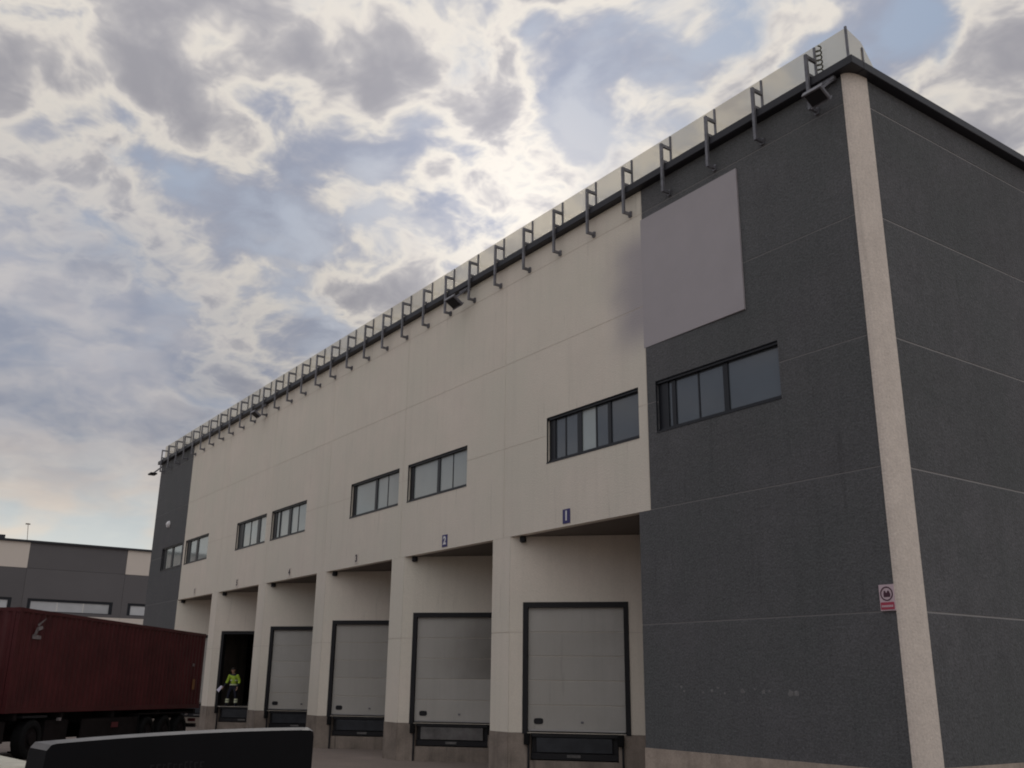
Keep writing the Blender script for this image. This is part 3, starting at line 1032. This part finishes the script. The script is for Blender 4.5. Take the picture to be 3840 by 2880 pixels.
# ---------------------------------------------------------------- container lorry
CA = Vector((-29.1, -2.53, 0)); CB = Vector((-19.9, -10.75, 0))
ax = (CB - CA).normalized(); sd = Vector((ax.y, -ax.x, 0))          # sd: away from camera side
CL = (CB - CA).length
def cz(s, z): return z + 0.0138 * s
def CP(s, d, z):                                                     # s along, d away from the visible side
    p = CA + ax * s + sd * d
    return (p.x, p.y, cz(s, z))
class CMB(MB):
    def cbox(self, s0, s1, d0, d1, z0, z1, mi=0):
        i = len(self.v)
        for z in (z0, z1):
            for s, d in ((s0, d0), (s1, d0), (s1, d1), (s0, d1)): self.v.append(CP(s, d, z))
        for q in ((3, 2, 1, 0), (4, 5, 6, 7), (0, 1, 5, 4), (1, 2, 6, 5), (2, 3, 7, 6), (3, 0, 4, 7)):
            self.f.append(tuple(i + k for k in q)); self.m.append(mi)
CZ0, CZ1 = 1.22, 4.00
CT = thing('shipping_container', 'dark maroon shipping container on a trailer in front of the far docks', 'container', CP(6, 1.2, CZ0))
def corr(mb, fixed, lo, hi, axis, pitch=0.28, dep=0.036):
    n = int((hi - lo) / pitch); pitch = (hi - lo) / n; pts = []
    for i in range(n):
        a = lo + i * pitch
        pts += [(a, 0), (a + pitch * .25, 0), (a + pitch * .5, dep), (a + pitch * .75, dep)]
    pts.append((hi, 0))
    for (a, p), (b, q) in zip(pts, pts[1:]):
        if axis == 's': mb.face([CP(a, fixed + p, CZ0 + .14), CP(b, fixed + q, CZ0 + .14), CP(b, fixed + q, CZ1 - .10), CP(a, fixed + p, CZ1 - .10)])
        else: mb.face([CP(fixed - p, a, CZ0 + .14), CP(fixed - q, b, CZ0 + .14), CP(fixed - q, b, CZ1 - .10), CP(fixed - p, a, CZ1 - .10)])
mb = CMB(); corr(mb, 0.012, .14, CL - .14, 's'); mb.build('side_wall', 'maroon', CT)
mb = CMB(); corr(mb, CL - .012, .14, 2.30, 'd'); mb.build('front_wall', 'maroon', CT)
mb = CMB(); mb.cbox(.05, CL - .05, 2.38, 2.44, CZ0 + .1, CZ1 - .1); mb.build('side_wall', 'maroon', CT)
mb = CMB(); mb.cbox(.10, CL - .10, .08, 2.36, CZ1 - .06, CZ1 - .03); mb.build('roof', 'maroon', CT)
mb = CMB(); mb.cbox(.10, CL - .10, .08, 2.36, CZ0 + .05, CZ0 + .13); mb.build('floor', 'chassis', CT)
for d0, d1 in ((0, .12), (2.32, 2.44)):
    mb = CMB(); mb.cbox(.15, CL - .15, d0, d1, CZ1 - .10, CZ1); mb.build('top_rail', 'maroon', CT)
    mb = CMB(); mb.cbox(.15, CL - .15, d0, d1, CZ0, CZ0 + .14); mb.build('bottom_rail', 'maroon', CT)
    for s0 in (0, CL - .15):
        mb = CMB(); mb.cbox(s0, s0 + .15, d0, d1, CZ0, CZ1); mb.build('corner_post', 'maroon', CT)
        for zz in (CZ0 - .005, CZ1 - .12):
            mb = CMB(); mb.cbox(s0 - .006, s0 + .17, d0 - .006, d1 + .006, zz, zz + .125); mb.build('corner_casting', 'maroon', CT)
for d in (.14, 1.24):
    mb = CMB(); mb.cbox(.01, .06, d, d + 1.08, CZ0 + .05, CZ1 - .05); dr = mb.build('door', 'maroon', CT)
    for e in (.28, .75):
        mb = CMB(); mb.cbox(-.04, .008, d + e, d + e + .04, CZ0 + .05, CZ1 - .05); mb.build('lock_rod', 'metal', dr)
mb = CMB(); mb.cbox(CL - .12, CL - .02, .14, 2.30, CZ1 - .10, CZ1); mb.build('top_rail', 'maroon', CT)
mb = CMB(); mb.cbox(CL - .12, CL - .02, .14, 2.30, CZ0, CZ0 + .14); mb.build('bottom_rail', 'maroon', CT)
# worn white mark near the front: slanted strokes over a short bar
mb = CMB()
def quad(p):
    mb.face([CP(s, -.004, z) for s, z in p])
quad([(11.13, 3.77), (11.03, 3.80), (11.38, 3.55), (11.45, 3.60)])
quad([(11.20, 3.58), (11.14, 3.50), (11.44, 3.40), (11.46, 3.52)])
quad([(11.46, 3.52), (11.34, 3.46), (11.48, 3.26), (11.58, 3.30)])
quad([(11.20, 3.30), (11.20, 3.20), (11.62, 3.20), (11.62, 3.31)])
mk = mb.build('painted_mark', 'faded', CT); mk['kind'] = 'stuff'
mb = CMB()
for d0, z0, z1 in ((1.25, 2.9, 3.6), (1.05, 2.95, 3.55)):
    mb.face([CP(CL - .004 + .012, d, z) for d, z in ((d0, z0), (d0 + .12, z0), (d0 + .12, z1), (d0, z1))])
mk = mb.build('painted_mark', 'faded', CT); mk['kind'] = 'stuff'
mb = CMB(); mb.cbox(.62, .82, -.012, -.002, 1.9, 2.28); mb.build('warning_plate', 'orange', CT)
mb = CMB(); mb.cbox(.80, .95, -.010, -.002, 2.75, 2.85); mb.build('warning_plate', 'faded', CT)

TR = thing('container_trailer', 'dark skeletal lorry trailer carrying the maroon container', 'trailer', CP(6, 1.2, 0))
for d in (.72, 1.60):
    mb = CMB(); mb.cbox(-.05, CL - .2, d, d + .12, .86, 1.20); mb.build('chassis_beam', 'chassis', TR)
for s in (.2, 3.2, 6.4, 9.4, 11.7):
    mb = CMB(); mb.cbox(s, s + .16, .05, 2.40, 1.02, 1.195); mb.build('cross_beam', 'chassis', TR)
mb = CMB(); mb.cbox(-.1, .06, .1, 2.34, .52, .66); mb.build('under_run_bar', 'chassis', TR)
mb = CMB(); mb.cbox(-.13, -.10, .15, .45, .72, .84); mb.build('rear_lamp', 'dull_red', TR)
mb = CMB(); mb.cbox(1.0, 1.08, -.02, .06, .98, 1.04); mb.build('side_lamp', 'faded', TR)
mb = CMB(); mb.cbox(9.6, 9.72, -.02, .06, .98, 1.06); mb.build('side_lamp', 'faded', TR)
def wheel(parent, s, d, r=.50, w=.34):
    c0 = Vector(CP(s, d, r)); c1 = Vector(CP(s, d + w, r))
    e = (c1 - c0).normalized()
    mb = MB(); mb.cyl(c0 - e * .02, c0 + e * .16, .17, 14); h = mb.build('wheel', 'chassis', parent)
    # tyre as a lathe
    prof = [(.30, 0.03), (.36, 0.0), (r - .06, 0.01), (r, .05), (r, w - .05), (r - .06, w - .01), (.30, w)]
    mb = MB(); upv = Vector((0, 0, 1)); xx = e.cross(upv).normalized(); N = 24
    for k in range(N):
        a0, a1 = 2 * math.pi * k / N, 2 * math.pi * (k + 1) / N
        f = lambda q, a: c0 + e * q[1] + (xx * math.cos(a) + upv * math.sin(a)) * q[0]
        for p, q in zip(prof, prof[1:]): mb.face([f(p, a0), f(p, a1), f(q, a1), f(q, a0)])
    mb.build('tyre', 'rubber', h)
    mb = MB(); mb.cyl(c0 + e * .06, c0 + e * .2, .305, 20, r2=.29); mb.build('rim', 'chassis', h)
for s in (1.35, 2.66, 3.97):
    for d in (.02, 2.08): wheel(TR, s, d)
    mb = CMB(); mb.cbox(s - .06, s + .06, .36, 2.1, .44, .56); mb.build('axle', 'chassis', TR)
for d in (.5, 1.8):
    mb = CMB(); mb.cbox(8.6, 8.74, d, d + .14, .06, .95); lg = mb.build('landing_leg', 'chassis', TR)
    mb = CMB(); mb.cbox(8.5, 8.84, d - .06, d + .2, .0, .055); mb.build('foot', 'chassis', lg)
mb = CMB(); mb.cbox(4.75, 8.3, .06, .10, .42, 1.0); mb.build('added_side_guard', 'chassis', TR)  # dark panel added to darken the space under the container
mb = CMB(); mb.cbox(2.4, 10.2, 2.34, 2.38, .30, 1.0); mb.build('added_side_guard', 'chassis', TR)  # far panel added to hide the bright ground behind the wheels
mb = CMB(); mb.cbox(.55, 4.75, .02, 2.40, 1.06, 1.10); mb.build('mudguard', 'chassis', TR)  # wide dark sheet added to darken the space above the wheels
mb = CMB(); mb.cbox(4.72, 4.75, .02, .40, .25, 1.05); mb.build('added_mud_flap', 'rubber', TR)  # flap added with the dark panels to darken the underside
mb = CMB(); mb.cbox(9.0, 10.2, .10, .62, .42, 1.0); mb.build('added_tool_box', 'chassis', TR)  # box added to fill the underside with dark
mb = CMB(); mb.cbox(6.1, 6.5, .03, .058, .70, .86); mb.build('marker_board', 'dull_red', TR)

TK = thing('tractor_unit', 'dark red lorry tractor cut off by the left edge, in front of the container', 'lorry', CP(13.5, 1.2, 0))
for d in (.78, 1.54):
    mb = CMB(); mb.cbox(9.4, 15.9, d, d + .12, .60, .85); mb.build('chassis_beam', 'chassis', TK)
for s in (10.9, 15.0):
    for d in (.0, 2.06): wheel(TK, s, d, .52, .36)
    mb = CMB(); mb.cbox(s - .07, s + .07, .36, 2.1, .46, .58); mb.build('axle', 'chassis', TK)
mb = CMB(); mb.cbox(10.3, 11.5, .0, .42, 1.08, 1.14); mb.build('mudguard', 'black', TK)
mb = CMB(); mb.cbox(12.1, 13.3, .1, .70, .45, 1.0); mb.build('fuel_tank', 'chassis', TK)
def cab_poly(mb, prof, d0, d1):
    a = [CP(s, d0, z) for s, z in prof]; b = [CP(s, d1, z) for s, z in prof]
    mb.face(a); mb.face(b[::-1])
    for i in range(len(prof)):
        j = (i + 1) % len(prof); mb.face([a[i], a[j], b[j], b[i]])
mb = CMB(); cab_poly(mb, [(13.9, .95), (16.05, .55), (16.1, 1.7), (15.75, 2.9), (15.2, 3.35), (13.9, 3.5)], .02, 2.42); mb.build('cab', 'maroon_cab', TK, bevel=.05)
mb = CMB(); cab_poly(mb, [(14.9, 1.85), (15.95, 1.85), (15.68, 2.75), (14.9, 2.8)], .005, .018); mb.build('side_window', 'glass_dark', TK)

# ---------------------------------------------------------------- worker in the open dock
A5 = Vector((XR[4], 0, 0)); U5 = Vector((u[0], u[1], 0)); N5 = Vector((nb[0], nb[1], 0))
def WP(s, z, d=0.0): return A5 + U5 * s + N5 * d + Vector((0, 0, z))
def skin_mesh(name, pts, edges, rad, root, material, sub=2):
    me = bpy.data.meshes.new(name)
    me.from_pydata([tuple(p) for p in pts], edges, [])
    o = bpy.data.objects.new(name, me)
    COL.objects.link(o)
    sk = o.modifiers.new('skin', 'SKIN'); sk.use_smooth_shade = True
    for v, r in zip(me.skin_vertices[0].data, rad): v.radius = r if isinstance(r, tuple) else (r, r)
    me.skin_vertices[0].data[root].use_root = True
    ss = o.modifiers.new('sub', 'SUBSURF'); ss.levels = sub; ss.render_levels = sub
    bpy.context.view_layer.update()
    nm = bpy.data.meshes.new_from_object(o.evaluated_get(bpy.context.evaluated_depsgraph_get()))
    bpy.data.objects.remove(o)
    nm.materials.clear(); nm.materials.append(MATS[material])
    for p in nm.polygons: p.use_smooth = True
    ob = bpy.data.objects.new(name, nm)
    COL.objects.link(ob)
    return ob
F0 = 1.09; DD = 0.13                                                  # dock floor, depth behind the wall line
def W2(s, z, d=0.0): return WP(1.10 + s, F0 + z, DD + d)
PER = thing('person', 'worker in yellow hi-vis top and dark trousers standing in the open dock', 'person', tuple(W2(0, 0)))
bp_ = [W2(.04, .86), W2(.05, 1.05), W2(.04, 1.26, -.01), W2(.03, 1.38, -.01), W2(.01, 1.45, -.03), W2(.0, 1.56, -.05), W2(-.005, 1.64, -.045),   # 0-6 pelvis..head
       W2(-.07, .82), W2(-.16, .46, -.03), W2(-.20, .09, .0), W2(-.22, .04, -.14),              # 7-10 left-in-picture leg
       W2(.15, .82), W2(.20, .46, -.04), W2(.24, .09, .01), W2(.27, .04, -.13),                 # 11-14 other leg
       W2(-.17, 1.34, -.01), W2(-.25, 1.10, -.02), W2(-.33, .90, -.16), W2(-.38, .83, -.20),    # 15-18 arm that holds the sheet
       W2(.21, 1.34, -.01), W2(.33, 1.10, .02), W2(.30, .88, -.10), W2(.29, .79, -.13)]         # 19-22 other arm
be = [(0, 1), (1, 2), (2, 3), (3, 4), (4, 5), (5, 6), (0, 7), (7, 8), (8, 9), (9, 10), (0, 11), (11, 12), (12, 13), (13, 14),
      (3, 15), (15, 16), (16, 17), (17, 18), (3, 19), (19, 20), (20, 21), (21, 22)]
brd = [(.15, .11), (.13, .10), (.15, .11), (.11, .09), .052, .088, .075, .095, .062, .046, .04, .095, .062, .046, .04,
       .062, .046, .035, .03, .062, .046, .035, .03]
body = skin_mesh('body', bp_, be, brd, 0, 'navy'); attach(body, PER)
# skin colour above the collar and on the hands
body.data.materials.append(MATS['skin'])
for p in body.data.polygons:
    c = p.center
    rel = Vector((c.x, c.y, c.z)) - W2(0, 0)
    hs = rel.dot(U5)
    if rel.z > 1.43 or (rel.z < .87 and abs(hs) > .26 and rel.z > .6): p.material_index = 1
# face and hair
def blob(name, c, r, material, parent, seg=12):
    bm = bmesh.new(); bmesh.ops.create_uvsphere(bm, u_segments=seg, v_segments=8, radius=1)
    me = bpy.data.meshes.new(name)
    bm.transform(Matrix.Translation(c) @ Matrix(((U5.x, N5.x, 0, 0), (U5.y, N5.y, 0, 0), (0, 0, 1, 0), (0, 0, 0, 1))) @ Matrix.Diagonal((*r, 1)))
    bm.to_mesh(me); bm.free(); me.materials.append(MATS[material])
    for p in me.polygons: p.use_smooth = True
    o = bpy.data.objects.new(name, me); COL.objects.link(o); attach(o, parent); return o
blob('hair', W2(-.003, 1.645, -.03), (.092, .105, .075), 'hair', PER)
blob('nose', W2(0, 1.565, -.145), (.014, .022, .022), 'skin', PER, 8)
for e in (-.032, .032): blob('eye', W2(e, 1.595, -.125), (.013, .01, .009), 'ink', PER, 8)
blob('mouth', W2(0, 1.515, -.128), (.026, .01, .006), 'red', PER, 8)
for e in (-.09, .09): blob('ear', W2(e, 1.58, -.04), (.014, .02, .032), 'skin', PER, 8)
# hi-vis jacket over torso and arms
jp = [W2(.05, .90), W2(.05, 1.06), W2(.04, 1.26, -.01), W2(.03, 1.385, -.01), W2(-.17, 1.345, -.01), W2(-.25, 1.10, -.02), W2(-.29, 1.0, -.09),
      W2(.21, 1.345, -.01), W2(.33, 1.10, .02), W2(.315, .98, -.04)]
je = [(0, 1), (1, 2), (2, 3), (3, 4), (4, 5), (5, 6), (3, 7), (7, 8), (8, 9)]
jk = skin_mesh('jacket', jp, je, [(.175, .135), (.165, .13), (.18, .14), (.13, .11), .085, .068, .06, .085, .068, .06], 0, 'hivis'); attach(jk, PER)
for z, r in ((.93, .185), (1.12, .178)):
    pts = []
    mb = MB()
    for k in range(20):
        a0, a1 = 2 * math.pi * k / 20, 2 * math.pi * (k + 1) / 20
        f = lambda a, zz: W2(.05 + r * 1.02 * math.cos(a), zz, r * .80 * math.sin(a))
        mb.face([f(a0, z), f(a1, z), f(a1, z + .05), f(a0, z + .05)])
    mb.build('reflective_band', 'reflective', PER)
for sc_, dd_ in ((-.19, -.01), (.232, 0.0)):
    mb = MB()
    for z in (.17, .27):
        for k in range(16):
            a0, a1 = 2 * math.pi * k / 16, 2 * math.pi * (k + 1) / 16
            f = lambda a, zz: W2(sc_ + .085 * math.cos(a), zz, dd_ + .085 * math.sin(a))
            mb.face([f(a0, z), f(a1, z), f(a1, z + .075), f(a0, z + .075)])
    bd = mb.build('ankle_band', 'reflective', PER)
# fingers on the sheet
for s0, d0, hz in ((-.38, -.20, .83), (.29, -.13, .79)):
    mb = MB()
    for k in range(4):
        a = Vector(W2(s0 - .02 + .016 * k, hz - .02, d0 - .02)); b = Vector(W2(s0 - .03 + .017 * k, hz - .075 + .006 * abs(k - 1), d0 - .045)); c = Vector(W2(s0 - .025 + .016 * k, hz - .10 + .006 * abs(k - 1), d0 - .01))
        mb.cyl(a, b, .009, 8, r2=.008); mb.cyl(b, c, .008, 8, r2=.006)
    a = Vector(W2(s0 + .035, hz + .01, d0 - .01)); mb.cyl(a, Vector(W2(s0 + .05, hz - .035, d0 - .05)), .010, 8, r2=.008)
    mb.build('fingers', 'skin', PER)
mb = MB()
mb.face([W2(-.35, .86, -.26), W2(-.51, .62, -.28), W2(-.65, .72, -.25), W2(-.45, .92, -.23)])
mb.face([W2(-.35, .86, -.257), W2(-.51, .62, -.277), W2(-.65, .72, -.247), W2(-.45, .92, -.227)][::-1])
tag(mb.build('paper_sheet', 'paper'), 'white sheet of papers held by the worker in the dock', 'paper')

# ---------------------------------------------------------------- black trailer with a raised solid tailgate in the foreground
TL = Vector((4.21, -14.29, 0)); TRr = Vector((3.87, -12.53, 0))
tu = (TRr - TL).normalized(); tw_ = (TRr - TL).length; tn = Vector((-tu.y, tu.x, 0))   # tn: away from camera
if tn.dot(Vector((-1, 0, 0))) < 0: tn = -tn
gz = ground_z(-13.4)
BT = thing('black_trailer', 'black trailer whose raised solid tailgate is cropped at the bottom left', 'trailer', (3.0, -13.4, gz))
def BP(s, d, z):
    p = TL + tu * s + tn * d
    return (p.x, p.y, z)
def bbox(mb, s0, s1, d0, d1, z0, z1):
    i0 = len(mb.v)
    for z in (z0, z1):
        for s_, d_ in ((s0, d0), (s1, d0), (s1, d1), (s0, d1)): mb.v.append(BP(s_, d_, z))
    for q in ((3, 2, 1, 0), (4, 5, 6, 7), (0, 1, 5, 4), (1, 2, 6, 5), (2, 3, 7, 6), (3, 0, 4, 7)):
        mb.f.append(tuple(i0 + k for k in q)); mb.m.append(0)
    return mb
def roof_z(s): return 2.068 + 0.036 * (1 - ((s - tw_ * .72) / (tw_ * .72)) ** 2)
N = 16
# tailgate outline: slanted left shoulder, gently arched top, tight right corner
outl = [(-.05, 0.62), (-.025, 1.84), (-.008, 2.04), (0.015, 2.068)] + [(tw_ * i / N, roof_z(tw_ * i / N)) for i in range(1, N)] + [(tw_ - .03, 2.098), (tw_ - .006, 2.088), (tw_, 2.06), (tw_ - .012, 0.62)]
rim = [(-.055 + (s + .055) * .985 + .012 if s > .5 else s + .010, z - .010) for s, z in outl]
front = [(s + (.07 if s <= 0.03 else 0) - (.012 if s > tw_ - .05 else 0), z - .016) for s, z in outl]
a = [BP(s, 0, z) for s, z in front]; b = [BP(s, .035 if 0.03 < s < tw_ - .04 else .05, z) for s, z in outl]; c = [BP(s, .06, z - .012) for s, z in outl]
mb = MB()
mb.face(a)
nA = len(a)
for i in range(nA):
    j = (i + 1) % nA
    left = i < 2
    mb.face([a[i], a[j], b[j], b[i]], 2 if left else (1 if i < nA - 3 else 0))  # left face and top rim paler: light put into the colour
    mb.face([b[i], b[j], c[j], c[i]], 1 if 2 <= i < nA - 3 else 0)
mb.face(c[::-1])
tg = mb.build('tailgate', ['trailer_black', 'trailer_edge_lit', 'dim'], BT)
mb = MB()
rs = random.Random(5)
s = .66
while s < 1.0:
    wd_ = rs.uniform(.016, .03)
    h_ = rs.uniform(.03, .042)
    for za, zb, sa, sb in ((0, h_, 0, wd_ * .35), (h_ * .8, h_, wd_ * .35, wd_), (0, h_ * .2, wd_ * .35, wd_ * rs.uniform(.6, 1))):
        mb.face([BP(s + sa, -.002, 1.865 + za + .03 * s), BP(s + sb, -.002, 1.865 + za + .03 * s), BP(s + sb, -.002, 1.865 + zb + .03 * s), BP(s + sa, -.002, 1.865 + zb + .03 * s)])
    s += wd_ + .012
lt = mb.build('worn_lettering', 'dim', tg); lt['kind'] = 'stuff'
bbox(MB(), .98, 1.64, -.02, -.002, 1.70, 1.842).build('number_plate', 'offwhite', tg)
bbox(MB(), 0.02, tw_ - .02, .10, 3.1, .56, .66).build('deck', 'chassis', BT)
for s_ in (.0, tw_ - .05): bbox(MB(), s_, s_ + .05, .12, 3.1, .665, .86).build('side_rail', 'trailer_black', BT)
for s_ in (.02, tw_ - .20):
    c0 = Vector(BP(s_, 1.5, gz + .29)); c1 = Vector(BP(s_ + .18, 1.5, gz + .29))
    mb = MB(); mb.cyl(c0, c1, .29, 22); w_ = mb.build('wheel', 'rubber', BT, bevel=.02)
    mb = MB(); mb.cyl(c0 - tu * .01, c0 + tu * .05, .17, 16); mb.build('rim', 'metal', w_)
mb = MB(); mb.beam(BP(tw_ / 2, 3.1, .6), BP(tw_ / 2, 4.3, .6), .1); mb.build('drawbar', 'chassis', BT)
mb = MB(); mb.beam(BP(tw_ / 2, 4.1, .6), BP(tw_ / 2, 4.1, gz), .06); mb.build('jockey_leg', 'chassis', BT)
mb = MB(); mb.beam(BP(.1, 1.5, gz + .29), BP(tw_ - .1, 1.5, gz + .29), .08); mb.build('axle', 'chassis', BT)

# pale concrete kerb at the lower left
mb = MB()
mb.prism([(-15.6, -12.4), (-9.2, -11.6), (-9.2, -12.3), (-15.6, -13.1)], ground_z(-12) - .05, 0.9 - 0.0)
tag(mb.build('concrete_block', 'kerb', None, bevel=.03), 'long pale concrete block at the lower left edge beside the black trailer', 'block')
